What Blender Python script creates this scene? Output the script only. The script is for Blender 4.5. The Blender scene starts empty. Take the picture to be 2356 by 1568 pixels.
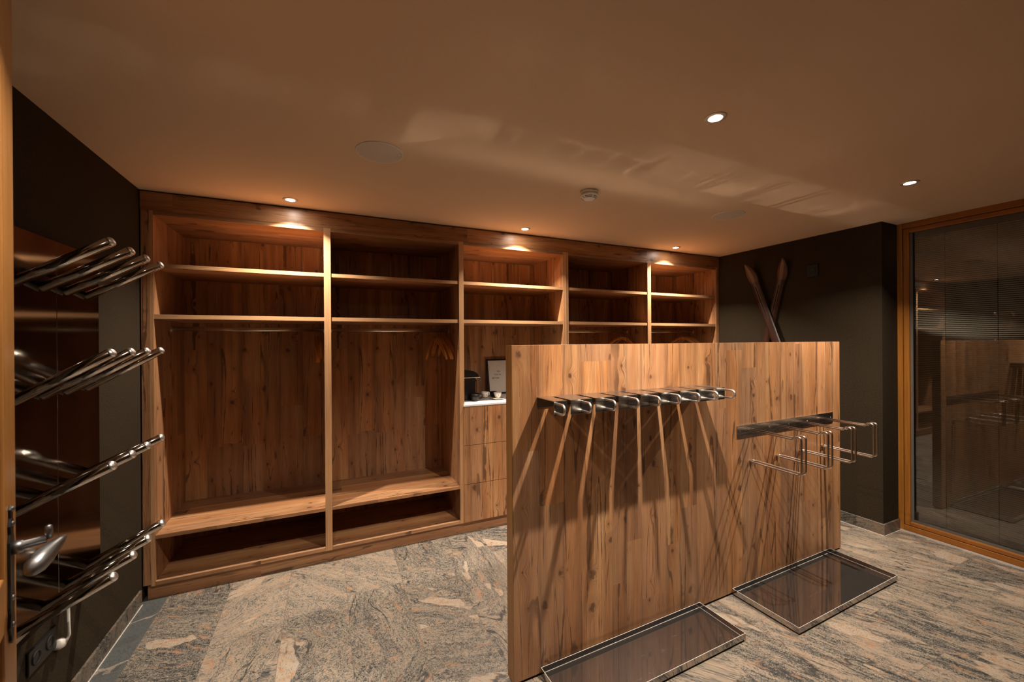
import bpy, bmesh, math, random
from mathutils import Vector, Matrix
random.seed(7)
S = bpy.context.scene
COL = S.collection
PI = math.pi

# ------------------------------------------------------------------ camera
def make_camera():
    F, yaw, pit, rol = 928.572, math.radians(65.3196), math.radians(0.0398), math.radians(-0.38896)
    f = Vector((math.cos(yaw)*math.cos(pit), math.sin(yaw)*math.cos(pit), -math.sin(pit)))
    r = Vector((math.sin(yaw), -math.cos(yaw), 0)); u = r.cross(f)
    r2 = r*math.cos(rol)+u*math.sin(rol); u2 = -r*math.sin(rol)+u*math.cos(rol)
    cd = bpy.data.cameras.new('camera'); c = bpy.data.objects.new('camera', cd); COL.objects.link(c)
    m = Matrix(((r2.x, u2.x, -f.x), (r2.y, u2.y, -f.y), (r2.z, u2.z, -f.z))).to_4x4()
    m.translation = Vector((0, 0, 1.55)); c.matrix_world = m
    cd.sensor_fit = 'HORIZONTAL'; cd.sensor_width = 36; cd.lens = F/2356*36
    cd.shift_y = 2.17/2356; cd.clip_start = 0.02
    cd.dof.use_dof = True; cd.dof.focus_distance = 2.8; cd.dof.aperture_fstop = 4.5
    S.camera = c
make_camera()

# ------------------------------------------------------------------ world, exposure, render options
w = bpy.data.worlds.new('world'); S.world = w; w.use_nodes = True
w.node_tree.nodes['Background'].inputs[0].default_value = (0.010, 0.008, 0.007, 1)
w.node_tree.nodes['Background'].inputs[1].default_value = 0.3
vs = S.view_settings
vs.view_transform = 'Standard'; vs.look = 'None'; vs.gamma = 1; vs.use_curve_mapping = False
vs.exposure = 0.0
cy = S.cycles
cy.use_denoising = True
cy.max_bounces = 10; cy.diffuse_bounces = 3; cy.glossy_bounces = 5; cy.transparent_max_bounces = 8
cy.caustics_reflective = True; cy.caustics_refractive = False
cy.sample_clamp_indirect = 0.0; cy.blur_glossy = 0.03
cy.use_guiding = True; cy.use_surface_guiding = True
cy.use_adaptive_sampling = False

# downlights: (x, y, power)
ZC = 2.4796
LIGHTS = [(1.482, 1.175, 29.0), (3.160, 1.192, 29.0), (-0.207, 2.975, 27.0), (1.494, 2.978, 26.0), (3.179, 2.980, 29.0), (-0.207, 1.175, 16.0)]
LCOL = (1.0, 0.88, 0.75)
LSPREAD = math.radians(114)
lamp_objs = []
for (lx, ly, lp) in LIGHTS:
    ld = bpy.data.lights.new('spot_beam', 'AREA'); ld.shape = 'DISK'; ld.size = 0.030
    ld.energy = lp; ld.color = LCOL; ld.spread = LSPREAD
    lo = bpy.data.objects.new('spot_beam', ld); COL.objects.link(lo)
    lo.location = (lx, ly, ZC-0.004)
    if ly < 2 and lx > 0: lo.rotation_euler = (math.radians(10 if lx < 2 else 14), 0, 0)     # swivelled towards the divider
    lamp_objs.append(lo)

# ------------------------------------------------------------------ node helpers
class NT:
    def __init__(s, name):
        s.m = bpy.data.materials.new(name); s.m.use_nodes = True
        s.t = s.m.node_tree; s.t.nodes.clear()
        s.out = s.t.nodes.new('ShaderNodeOutputMaterial')
    def n(s, ty, **kw):
        nd = s.t.nodes.new(ty)
        for k, v in kw.items(): setattr(nd, k, v)
        return nd
    def _in(s, sock, v):
        if v is None: return
        if hasattr(v, 'links') or hasattr(v, 'is_output'): s.t.links.new(v, sock)
        else: sock.default_value = v
    def math(s, op, a, b=None, c=None):
        nd = s.n('ShaderNodeMath', operation=op); s._in(nd.inputs[0], a)
        if b is not None: s._in(nd.inputs[1], b)
        if c is not None: s._in(nd.inputs[2], c)
        return nd.outputs[0]
    def coords(s):
        tc = s.n('ShaderNodeTexCoord'); sp = s.n('ShaderNodeSeparateXYZ'); s.t.links.new(tc.outputs['Object'], sp.inputs[0])
        return tc.outputs['Object'], sp.outputs[0], sp.outputs[1], sp.outputs[2]
    def vec(s, x, y, z=0.0):
        c = s.n('ShaderNodeCombineXYZ'); s._in(c.inputs[0], x); s._in(c.inputs[1], y); s._in(c.inputs[2], z); return c.outputs[0]
    def noise(s, v, scale=1.0, detail=2.0, rough=0.5, dist=0.0):
        nd = s.n('ShaderNodeTexNoise'); s._in(nd.inputs['Vector'], v)
        nd.inputs['Scale'].default_value = scale; nd.inputs['Detail'].default_value = detail
        nd.inputs['Roughness'].default_value = rough; nd.inputs['Distortion'].default_value = dist
        return nd.outputs['Fac']
    def white(s, v):
        nd = s.n('ShaderNodeTexWhiteNoise', noise_dimensions='2D'); s._in(nd.inputs['Vector'], v); return nd.outputs['Value']
    def ramp(s, f, stops, interp='LINEAR'):
        nd = s.n('ShaderNodeValToRGB'); s._in(nd.inputs[0], f); cr = nd.color_ramp; cr.interpolation = interp
        while len(cr.elements) < len(stops): cr.elements.new(0.5)
        for e, (p, c) in zip(cr.elements, stops):
            e.position = p; e.color = (*c, 1) if len(c) == 3 else c
        return nd.outputs[0]
    def fr(s, f, a, b, lo=0.0, hi=1.0):
        nd = s.n('ShaderNodeMapRange', interpolation_type='SMOOTHSTEP'); s._in(nd.inputs[0], f)
        nd.inputs[1].default_value = a; nd.inputs[2].default_value = b; nd.inputs[3].default_value = lo; nd.inputs[4].default_value = hi
        return nd.outputs[0]
    def mix(s, f, a, b, mode='MIX'):
        nd = s.n('ShaderNodeMix', data_type='RGBA', blend_type=mode); s._in(nd.inputs[0], f)
        s._in(nd.inputs[6], a if hasattr(a, 'links') else (*a, 1)); s._in(nd.inputs[7], b if hasattr(b, 'links') else (*b, 1))
        return nd.outputs[2]
    def bsdf(s, col, rough=0.5, metal=0.0, spec=0.5, bump=None, bstr=0.1, bdist=0.001, coat=0.0):
        p = s.n('ShaderNodeBsdfPrincipled')
        s._in(p.inputs['Base Color'], col if hasattr(col, 'links') else (*col, 1))
        s._in(p.inputs['Roughness'], rough); s._in(p.inputs['Metallic'], metal)
        p.inputs['Specular IOR Level'].default_value = spec
        if coat: p.inputs['Coat Weight'].default_value = coat; p.inputs['Coat Roughness'].default_value = 0.15
        if bump is not None:
            b = s.n('ShaderNodeBump'); b.inputs['Strength'].default_value = bstr; b.inputs['Distance'].default_value = bdist
            s._in(b.inputs['Height'], bump); s.t.links.new(b.outputs[0], p.inputs['Normal'])
        s.t.links.new(p.outputs[0], s.out.inputs[0]); return p

def wood(name, along, bright=1.0, plank=0.132, off=0.0):
    """old knotty spruce: planks across, grain along one axis"""
    n = NT(name); co, X, Y, Z = n.coords()
    mul, add, sub = (lambda a, b: n.math('MULTIPLY', a, b)), (lambda a, b: n.math('ADD', a, b)), (lambda a, b: n.math('SUBTRACT', a, b))
    if along == 'z': A, L = add(X, Y), Z
    elif along == 'x': A, L = add(Y, Z), X
    else: A, L = add(X, Z), Y
    A = add(A, 13.37+off)
    aw = add(add(A, mul(n.math('SINE', mul(A, 17.0)), 0.026)), mul(n.math('SINE', mul(A, 41.0)), 0.009))
    ip = n.math('FLOOR', n.math('DIVIDE', aw, plank)); fp = n.math('FRACT', n.math('DIVIDE', aw, plank))
    h = n.white(n.vec(ip, 3.1))
    iseg = n.math('FLOOR', add(n.math('DIVIDE', L, 1.9), mul(h, 9.0)))
    h2 = n.white(n.vec(ip, iseg)); h3 = n.white(n.vec(iseg, add(ip, 0.5)))
    Ls = add(L, mul(h2, 23.0)); Ah = add(A, mul(h, 5.0))
    wob = sub(n.noise(n.vec(mul(A, 55.0), mul(Ls, 38.0)), 1.0, 3, 0.6), 0.5)
    # knots
    kv = n.vec(mul(Ah, 8.2), mul(Ls, 6.0))
    vo = n.n('ShaderNodeTexVoronoi', voronoi_dimensions='2D', feature='F1'); n._in(vo.inputs['Vector'], kv); vo.inputs['Scale'].default_value = 1.0
    kd = vo.outputs['Distance']; sc = n.n('ShaderNodeSeparateColor'); n.t.links.new(vo.outputs['Color'], sc.inputs[0])
    on = n.math('GREATER_THAN', sc.outputs[0], 0.58)
    size = add(0.035, mul(n.math('POWER', sc.outputs[1], 2.2), 0.19))
    kn = n.math('DIVIDE', kd, size)
    kwob = add(kn, mul(wob, 1.5))
    knot = mul(on, n.fr(kwob, 0.35, 0.95, 1.0, 0.0))
    halo = mul(on, n.fr(kwob, 0.7, 3.6, 1.0, 0.0))
    # grain warp: slow wander plus a swirl round each knot
    warp = mul(sub(n.noise(n.vec(mul(Ah, 7.0), mul(Ls, 0.8)), 1.0, 2.0), 0.5), 0.075)
    wk = mul(mul(on, n.math('POWER', n.fr(kd, 0.0, 0.42, 1.0, 0.0), 1.5)), add(0.010, mul(size, 0.16)))
    A2 = add(add(A, warp), wk)
    ring = add(A2, mul(h2, 3.0))
    grain = n.fr(n.math('SINE', add(mul(ring, 1050.0), mul(wob, 3.0))), -0.6, 1.0)
    gmask = n.noise(n.vec(mul(A2, 26.0), mul(Ls, 0.9)), 1.0, 3)
    fine = n.noise(n.vec(mul(A2, 420.0), mul(Ls, 6.0)), 1.0, 3, 0.65)
    med = n.noise(n.vec(mul(A2, 36.0), mul(Ls, 0.8)), 1.0, 4, 0.62)
    big = n.noise(n.vec(mul(Ah, 10.0), mul(Ls, 0.9)), 1.0, 3, 0.55)
    b = bright*0.84
    base = n.ramp(big, [(0.27, (0.340*b, 0.142*b, 0.052*b)), (0.47, (0.530*b, 0.248*b, 0.098*b)), (0.70, (0.660*b, 0.372*b, 0.172*b))])
    base = n.mix(mul(n.fr(med, 0.50, 0.70), 0.50), base, (0.285*b, 0.172*b, 0.104*b))
    tint = n.mix(mul(n.fr(h2, 0.0, 1.0), 0.8), (1.18, 1.17, 1.16), (0.72, 0.70, 0.70))
    base = n.mix(1.0, base, tint, 'MULTIPLY')
    base = n.mix(mul(n.math('POWER', h3, 1.5), 0.50), base, (0.365*b, 0.222*b, 0.140*b))
    gcol = n.mix(mul(mul(grain, n.fr(gmask, 0.38, 0.60)), 0.46), (1, 1, 1), (0.42, 0.32, 0.26))
    base = n.mix(1.0, base, gcol, 'MULTIPLY')
    fcol = n.mix(n.fr(fine, 0.33, 0.72), (0.78, 0.75, 0.73), (1.12, 1.12, 1.12))
    base = n.mix(1.0, base, fcol, 'MULTIPLY')
    # long dark resin streaks that swell and thin out, and hair cracks
    crk = n.noise(n.vec(mul(A2, 11.0), mul(Ls, 0.42)), 1.0, 1.0)
    cw = n.fr(n.noise(n.vec(mul(Ah, 4.0), mul(Ls, 4.2)), 1.0, 3, 0.6), 0.40, 0.74, 0.0022, 0.022)
    rr = n.math('DIVIDE', add(n.math('ABSOLUTE', sub(crk, 0.5)), mul(wob, 0.006)), cw)
    cm = n.fr(n.noise(n.vec(mul(Ah, 3.5), mul(Ls, 1.2)), 1.0, 2), 0.38, 0.48)
    base = n.mix(mul(mul(n.fr(rr, 0.6, 1.5, 1.0, 0.0), cm), 0.76), base, (0.085*b, 0.040*b, 0.022*b))
    hc = n.noise(n.vec(mul(A2, 26.0), mul(Ls, 0.75), 4.0), 1.0, 1.0)
    hm = n.fr(n.noise(n.vec(mul(Ah, 9.0), mul(Ls, 1.9), 2.0), 1.0, 2), 0.50, 0.60)
    base = n.mix(mul(mul(n.fr(n.math('ABSOLUTE', sub(hc, 0.5)), 0.003, 0.012, 1.0, 0.0), hm), 0.70), base, (0.100*b, 0.046*b, 0.024*b))
    base = n.mix(mul(halo, 0.34), base, (0.24*b, 0.105*b, 0.045*b))
    base = n.mix(mul(knot, 0.80), base, (0.095*b, 0.042*b, 0.022*b))
    # stained plank edges
    ed = n.math('MINIMUM', fp, sub(1.0, fp))
    es = n.noise(n.vec(mul(A, 3.0), mul(Ls, 1.4), 6.0), 1.0, 3)
    e1 = mul(mul(n.fr(ed, 0.0, 0.20, 1.0, 0.0), n.fr(es, 0.40, 0.62)), 0.55)
    e2 = mul(n.fr(ed, 0.0, 0.010, 1.0, 0.0), mul(h3, 0.6))
    base = n.mix(n.math('MAXIMUM', e1, e2), base, (0.150*b, 0.080*b, 0.048*b))
    rough = n.fr(fine, 0.2, 0.8, 0.30, 0.46)
    n.bsdf(base, rough, 0, 0.42, bump=fine, bstr=0.25, bdist=0.0006)
    return n.m

def granite(name, tiles=True, dark=1.0):
    n = NT(name); co, X, Y, Z = n.coords()
    mul, add, sub = (lambda a, b: n.math('MULTIPLY', a, b)), (lambda a, b: n.math('ADD', a, b)), (lambda a, b: n.math('SUBTRACT', a, b))
    if not tiles: X = add(X, Z)
    cx = n.math('DIVIDE', add(X, 0.892), 0.3325)
    ic = n.math('FLOOR', cx); fx = n.math('FRACT', cx)
    hc = n.white(n.vec(ic, 7.7)); ry = add(n.math('DIVIDE', Y, 0.61), mul(hc, 3.0))
    ir = n.math('FLOOR', ry); fy = n.math('FRACT', ry)
    h = n.white(n.vec(ic, ir)); h2 = n.white(n.vec(ir, add(ic, 0.5))); h3 = n.white(n.vec(add(ir, 0.3), add(ic, 4.5))); h4 = n.white(n.vec(add(ir, 7.3), add(ic, 1.5)))
    edge = n.math('LESS_THAN', X, -0.892)
    side = n.fr(X, 0.9, 1.9)                       # strongly layered slabs on the window side
    ang = n.mix(side, (0, 0, 0), (1, 1, 1)); 
    ang = add(mul(mul(sub(h2, 0.5), 2.2), sub(1.0, side)), mul(add(-0.42, mul(sub(h2, 0.5), 0.30)), add(0.35, mul(side, 0.65))))
    ang = add(ang, mul(edge, 1.35))
    rot = n.n('ShaderNodeVectorRotate', rotation_type='Z_AXIS'); n._in(rot.inputs['Vector'], n.vec(X, Y, mul(h, 9.0))); n._in(rot.inputs['Angle'], ang)
    sp = n.n('ShaderNodeSeparateXYZ'); n.t.links.new(rot.outputs[0], sp.inputs[0])
    A, L = add(sp.outputs[0], mul(h, 13.0)), add(sp.outputs[1], mul(h2, 7.0))
    wv = mul(sub(n.noise(n.vec(mul(A, 4.0), mul(L, 2.6)), 1.0, 3), 0.5), add(0.05, mul(mul(h4, sub(1.0, side)), 0.28)))
    A = add(A, wv)
    band = n.noise(n.vec(mul(A, 13.0), mul(L, 1.9)), 1.0, 4, 0.6)
    stk = n.noise(n.vec(mul(A, 70.0), mul(L, 9.0)), 1.0, 3, 0.6)
    cl = n.noise(n.vec(mul(A, 60.0), mul(L, 34.0)), 1.0, 3, 0.65)
    gv = n.n('ShaderNodeTexVoronoi', voronoi_dimensions='2D', feature='F1'); gv.inputs['Scale'].default_value = 1.0
    n._in(gv.inputs['Vector'], n.vec(mul(A, 360.0), mul(L, 250.0)))
    gs = n.n('ShaderNodeSeparateColor'); n.t.links.new(gv.outputs['Color'], gs.inputs[0]); g1, g2 = gs.outputs[0], gs.outputs[1]
    str_ = add(0.62, mul(side, 0.62))
    f = add(add(mul(sub(band, 0.5), mul(str_, 1.25)), mul(sub(stk, 0.5), mul(str_, 1.0))), mul(sub(cl, 0.5), 0.75))
    f = add(f, mul(sub(h3, 0.5), 0.26))
    v = add(add(mul(g1, 0.56), 0.225), f)
    d = dark
    base = n.ramp(v, [(0.12, (0.050*d, 0.050*d, 0.048*d)), (0.30, (0.135*d, 0.128*d, 0.114*d)), (0.46, (0.270*d, 0.236*d, 0.190*d)), (0.62, (0.390*d, 0.325*d, 0.245*d)), (0.85, (0.520*d, 0.385*d, 0.270*d))])
    # orange feldspar streaks
    ov = n.noise(n.vec(mul(A, 22.0), mul(L, 6.0), 4.0), 1.0, 4, 0.65)
    om = mul(n.fr(ov, 0.56, 0.66), n.fr(g2, 0.15, 0.5, 0.25, 0.85))
    base = n.mix(mul(om, 0.85), base, (0.54*d, 0.290*d, 0.155*d))
    # big pale patches with crisp borders
    pt = n.noise(n.vec(mul(A, 4.2), mul(L, 1.6), 3.0), 1.0, 3, 0.5)
    pm = n.fr(add(pt, mul(sub(h4, 0.5), 0.08)), 0.618, 0.632)
    pc = n.noise(n.vec(mul(A, 30.0), mul(L, 16.0)), 1.0, 4, 0.6)
    pcol = n.ramp(pc, [(0.36, (0.56*d, 0.31*d, 0.175*d)), (0.47, (0.58*d, 0.44*d, 0.31*d)), (0.64, (0.56*d, 0.48*d, 0.38*d))])
    pcol = n.mix(mul(n.fr(g1, 0.84, 0.92), 0.7), pcol, (0.14*d, 0.13*d, 0.115*d))
    base = n.mix(mul(pm, 0.94), base, pcol)
    # thin dark veins
    vn = n.noise(n.vec(mul(A, 7.0), mul(L, 1.5), 8.0), 1.0, 2)
    rd = n.fr(add(n.math('ABSOLUTE', sub(vn, 0.5)), mul(sub(cl, 0.5), 0.03)), 0.002, 0.012, 1.0, 0.0)
    rm = n.fr(n.noise(n.vec(mul(A, 3.0), mul(L, 2.0), 5.0), 1.0, 2), 0.48, 0.56)
    base = n.mix(mul(mul(rd, rm), 0.85), base, (0.050*d, 0.050*d, 0.047*d))
    # slate border course along the left wall
    bst = n.noise(n.vec(mul(A, 6.0), mul(L, 0.9), 2.0), 1.0, 2)
    bcol = n.mix(n.fr(n.math('ABSOLUTE', sub(bst, 0.52)), 0.008, 0.020, 0.9, 0.0), (0.085, 0.090, 0.087), (0.33, 0.28, 0.22))
    bcol = n.mix(n.fr(g1, 0.45, 0.95, 0.0, 0.55), bcol, (0.035, 0.038, 0.037))
    if tiles: base = n.mix(edge, base, bcol)
    if tiles:
        ex = mul(n.math('MINIMUM', fx, sub(1.0, fx)), 0.3325); ey = mul(n.math('MINIMUM', fy, sub(1.0, fy)), 0.61)
        g = n.fr(n.math('MINIMUM', ex, ey), 0.0010, 0.0022, 1.0, 0.0)
        base = n.mix(mul(g, 0.7), base, (0.13, 0.10, 0.075))
    n.bsdf(base, n.fr(g1, 0.0, 1.0, 0.33, 0.46), 0, 0.45, bump=cl, bstr=0.10, bdist=0.0008)
    return n.m

def plain(name, col, rough=0.5, metal=0.0, spec=0.5, noise=None, bstr=0.0, var=0.0, coat=0.0):
    n = NT(name); co, X, Y, Z = n.coords(); nz = n.noise(co, noise or 60.0, 3)
    c = col
    v = max(var, 0.03)
    c = n.mix(n.fr(nz, 0.3, 0.7), tuple(x*(1-v) for x in col), tuple(x*(1+v) for x in col))
    n.bsdf(c, rough, metal, spec, bump=nz if bstr else None, bstr=bstr, bdist=0.002, coat=coat)
    return n.m

def brushed(name, col, rough, smudge=0.0):
    n = NT(name); co, X, Y, Z = n.coords()
    a = n.noise(n.vec(n.math('MULTIPLY', X, 3.0), n.math('MULTIPLY', Y, 3.0), n.math('MULTIPLY', Z, 400.0)), 1.0, 2)
    r = n.fr(a, 0.3, 0.7, rough*0.94, rough*1.07)
    c = n.mix(n.fr(n.noise(co, 5.0, 3), 0.3, 0.7), tuple(x*0.94 for x in col), tuple(x*1.04 for x in col))
    n.bsdf(c, r, 1.0, 0.5)
    return n.m

def tray_mat():
    """dark polished metal with dust specks and dried smears"""
    n = NT('polished_dark_metal'); co, X, Y, Z = n.coords()
    sp = n.noise(co, 150.0, 2, 0.6)
    dust = n.fr(sp, 0.74, 0.80, 0.0, 0.5)
    sm = n.noise(n.vec(n.math('MULTIPLY', X, 5.0), n.math('MULTIPLY', Y, 26.0), Z), 1.0, 4, 0.7)
    sm2 = n.noise(co, 2.3, 2)
    smear = n.math('MULTIPLY', n.fr(sm, 0.62, 0.76, 0.0, 1.0), n.fr(sm2, 0.50, 0.62, 0.0, 0.45))
    fac = n.math('ADD', 0.045, n.math('MAXIMUM', dust, smear))
    g = n.n('ShaderNodeBsdfPrincipled'); g.inputs['Metallic'].default_value = 1.0
    g.inputs['Base Color'].default_value = (0.43, 0.39, 0.37, 1); g.inputs['Roughness'].default_value = 0.04
    d = n.n('ShaderNodeBsdfDiffuse'); d.inputs['Color'].default_value = (0.42, 0.39, 0.36, 1)
    mx = n.n('ShaderNodeMixShader'); n._in(mx.inputs[0], fac); n.t.links.new(g.outputs[0], mx.inputs[1]); n.t.links.new(d.outputs[0], mx.inputs[2])
    n.t.links.new(mx.outputs[0], n.out.inputs[0]); return n.m

def glass_mat():
    n = NT('window_glass')
    tr = n.n('ShaderNodeBsdfTransparent'); tr.inputs[0].default_value = (0.90, 0.92, 0.92, 1)
    gl = n.n('ShaderNodeBsdfGlossy'); gl.inputs['Roughness'].default_value = 0.0; gl.inputs['Color'].default_value = (1, 1, 1, 1)
    fr = n.n('ShaderNodeFresnel'); fr.inputs['IOR'].default_value = 1.55
    f = n.math('MINIMUM', n.math('MULTIPLY', fr.outputs[0], 1.4), 1.0)
    mx = n.n('ShaderNodeMixShader'); n._in(mx.inputs[0], f); n.t.links.new(tr.outputs[0], mx.inputs[1]); n.t.links.new(gl.outputs[0], mx.inputs[2])
    n.t.links.new(mx.outputs[0], n.out.inputs[0]); return n.m

def emit(name, col, st):
    n = NT(name); e = n.n('ShaderNodeEmission'); e.inputs[0].default_value = (*col, 1); e.inputs[1].default_value = st
    n.t.links.new(e.outputs[0], n.out.inputs[0]); return n.m

def frame_wood(name, col, along='z'):
    n = NT(name); co, X, Y, Z = n.coords()
    v = {'z': (60, 60, 3), 'y': (60, 3, 60), 'x': (3, 60, 60)}[along]
    g = n.noise(n.vec(n.math('MULTIPLY', X, v[0]), n.math('MULTIPLY', Y, v[1]), n.math('MULTIPLY', Z, v[2])), 1.0, 3)
    c = n.mix(n.fr(g, 0.3, 0.7), tuple(x*0.82 for x in col), tuple(x*1.1 for x in col))
    n.bsdf(c, 0.36, 0, 0.5); return n.m

M = {}
M['wz'] = wood('old_spruce_upright', 'z')
M['wx'] = wood('old_spruce_level', 'x', plank=0.17, off=3.3)
M['wxf'] = wood('old_spruce_fascia', 'x', plank=0.30, off=1.3)
M['wedge'] = wood('old_spruce_edging', 'z', 1.12, plank=0.5, off=0.6)
M['wedgex'] = wood('old_spruce_edging_level', 'x', 1.15, plank=0.5, off=0.2)
def edging(name, along, col):
    n = NT(name); co, X, Y, Z = n.coords()
    v = (190, 190, 2.2) if along == 'z' else (2.2, 190, 190)
    g = n.noise(n.vec(n.math('MULTIPLY', X, v[0]), n.math('MULTIPLY', Y, v[1]), n.math('MULTIPLY', Z, v[2])), 1.0, 4, 0.65)
    c = n.ramp(g, [(0.34, tuple(x*0.66 for x in col)), (0.50, col), (0.68, tuple(x*1.14 for x in col))])
    n.bsdf(c, 0.42, 0, 0.42); return n.m
M['bandz'] = edging('light_edging_upright', 'z', (0.52, 0.285, 0.135))
M['bandx'] = edging('light_edging_level', 'x', (0.50, 0.275, 0.130))
M['endband'] = edging('brown_edging', 'z', (0.235, 0.105, 0.030))
M['floor'] = granite('granite_floor', dark=0.60)
M['base'] = granite('granite_skirting', tiles=False, dark=0.40)
M['ceil'] = plain('ceiling_paint', (0.58, 0.425, 0.29), 0.85, noise=300, bstr=0.05)
M['wall'] = plain('brown_plaster', (0.034, 0.024, 0.014), 0.92, spec=0.08, noise=110, bstr=0.8, var=0.12)
M['steel'] = brushed('brushed_steel', (0.60, 0.56, 0.52), 0.20)
M['mirror'] = brushed('polished_steel', (0.50, 0.46, 0.42), 0.10)
M['rod'] = brushed('satin_rod', (0.80, 0.75, 0.68), 0.30)
M['wire'] = brushed('steel_wire', (0.44, 0.37, 0.31), 0.32)
M['plate'] = brushed('brushed_rail_steel', (0.46, 0.42, 0.38), 0.27)
M['cap'] = brushed('satin_steel_cap', (0.80, 0.77, 0.74), 0.38)
M['darkpanel'] = brushed('dark_mirror_panel', (0.19, 0.16, 0.135), 0.10)
M['tray'] = tray_mat()
M['black'] = plain('black_plastic', (0.007, 0.007, 0.007), 0.35, spec=0.3)
M['rubber'] = plain('black_rubber', (0.008, 0.008, 0.008), 0.7)
M['white'] = plain('white_plastic', (0.70, 0.66, 0.60), 0.45)
M['porcelain'] = plain('white_porcelain', (0.80, 0.76, 0.70), 0.2, coat=0.5)
M['top'] = plain('white_laminate', (0.82, 0.78, 0.73), 0.35)
M['grille'] = plain('speaker_cloth', (0.50, 0.44, 0.38), 0.7, noise=900, bstr=0.3, var=0.08)
M['ring'] = plain('lamp_ring', (0.62, 0.58, 0.54), 0.35, 0.6)
M['glow'] = emit('lamp_glow', (1.0, 0.90, 0.79), 200.0)
M['pine'] = frame_wood('orange_pine', (0.36, 0.135, 0.020))
M['pinex'] = frame_wood('orange_pine_level', (0.31, 0.110, 0.018), 'y')
M['doorw'] = frame_wood('varnished_door', (0.28, 0.122, 0.030))
M['ski'] = frame_wood('dark_ski_wood', (0.045, 0.016, 0.009))
M['skitip'] = frame_wood('worn_ski_tip', (0.085, 0.034, 0.016))
M['hang'] = frame_wood('hanger_beech', (0.50, 0.19, 0.040))
M['iron'] = brushed('wrought_iron', (0.20, 0.20, 0.20), 0.40)
M['ironb'] = plain('black_iron', (0.020, 0.018, 0.016), 0.45, 0.6)
M['glass'] = glass_mat()
M['gasket'] = plain('grey_spacer', (0.115, 0.105, 0.092), 0.5)
M['slat'] = plain('blind_slat', (0.58, 0.48, 0.37), 0.45)
M['caulk'] = plain('pale_silicone', (0.55, 0.50, 0.45), 0.5)
M['paper'] = plain('paper', (0.62, 0.57, 0.51), 0.7)
M['ink'] = plain('ink', (0.03, 0.028, 0.026), 0.7)
M['edge'] = plain('painted_edge_highlight', (0.62, 0.58, 0.53), 0.35)  # pale colour stands in for light caught along the tray edges
M['chrome'] = brushed('chrome', (0.85, 0.82, 0.78), 0.08)
M['biscuit'] = plain('biscuit', (0.62, 0.42, 0.18), 0.7)
M['emblem'] = plain('emblem_ink', (0.035, 0.028, 0.024), 0.5)

# ------------------------------------------------------------------ mesh helpers
def obj(name, bm, mat, parent=None, smooth=False, bevel=0.0):
    me = bpy.data.meshes.new(name)
    bmesh.ops.recalc_face_normals(bm, faces=bm.faces[:])
    bm.to_mesh(me); bm.free()
    for m in (mat if isinstance(mat, (list, tuple)) else [mat]): me.materials.append(m)
    if smooth:
        for p in me.polygons: p.use_smooth = True
    o = bpy.data.objects.new(name, me); COL.objects.link(o)
    if parent: o.parent = parent
    if bevel:
        b = o.modifiers.new('bevel', 'BEVEL'); b.width = bevel; b.segments = 2; b.limit_method = 'ANGLE'; b.angle_limit = math.radians(40)
    if smooth:
        pass
    return o
def box(bm, x0, x1, y0, y1, z0, z1, mi=0):
    vs_ = [bm.verts.new((x, y, z)) for x in (x0, x1) for y in (y0, y1) for z in (z0, z1)]
    for f in ((0, 1, 3, 2), (4, 6, 7, 5), (0, 4, 5, 1), (2, 3, 7, 6), (0, 2, 6, 4), (1, 5, 7, 3)):
        fc = bm.faces.new([vs_[i] for i in f]); fc.material_index = mi
    return bm
def B(*a, mi=0):
    bm = bmesh.new(); box(bm, *a, mi=mi); return bm
def fillet(pts, rad, n=5):
    pts = [Vector(p) for p in pts]; out = [pts[0]]
    for i in range(1, len(pts)-1):
        p, a, b = pts[i], pts[i-1], pts[i+1]
        r = rad[i] if isinstance(rad, (list, tuple)) else rad
        da, db = (a-p), (b-p); la, lb = da.length, db.length; da.normalize(); db.normalize()
        ang = da.angle(db)
        if ang > PI-0.01 or r <= 0: out.append(p); continue
        t = min(r/math.tan(ang/2), la*0.49, lb*0.49); rr = t*math.tan(ang/2)
        cdir = (da+db).normalized(); c = p+cdir*(rr/math.sin(ang/2))
        s, e = p+da*t-c, p+db*t-c; tot = s.angle(e); ax = s.cross(e).normalized()
        for k in range(n+1): out.append(c+Matrix.Rotation(tot*k/n, 3, ax) @ s)
    out.append(pts[-1]); return out
def tube(bm, pts, r, seg=10, caps=True, mi=0):
    pts = [Vector(p) for p in pts]; q = [pts[0]]
    for p in pts[1:]:
        if (p-q[-1]).length > 1e-6: q.append(p)
    pts = q; N = len(pts); rs = r if isinstance(r, (list, tuple)) else [r]*N
    t = [(pts[min(i+1, N-1)]-pts[max(i-1, 0)]).normalized() for i in range(N)]
    up = Vector((0, 0, 1)) if abs(t[0].z) < 0.9 else Vector((1, 0, 0))
    nrm = (up-t[0]*up.dot(t[0])).normalized(); rings = []
    for i in range(N):
        nrm = (nrm-t[i]*nrm.dot(t[i])).normalized(); bn = t[i].cross(nrm)
        rings.append([bm.verts.new(pts[i]+(nrm*math.cos(2*PI*k/seg)+bn*math.sin(2*PI*k/seg))*rs[i]) for k in range(seg)])
    for i in range(N-1):
        for k in range(seg):
            f = bm.faces.new((rings[i][k], rings[i][(k+1) % seg], rings[i+1][(k+1) % seg], rings[i+1][k])); f.smooth = True; f.material_index = mi
    if caps:
        bm.faces.new(rings[0][::-1]).material_index = mi; bm.faces.new(rings[-1]).material_index = mi
    return bm
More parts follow.
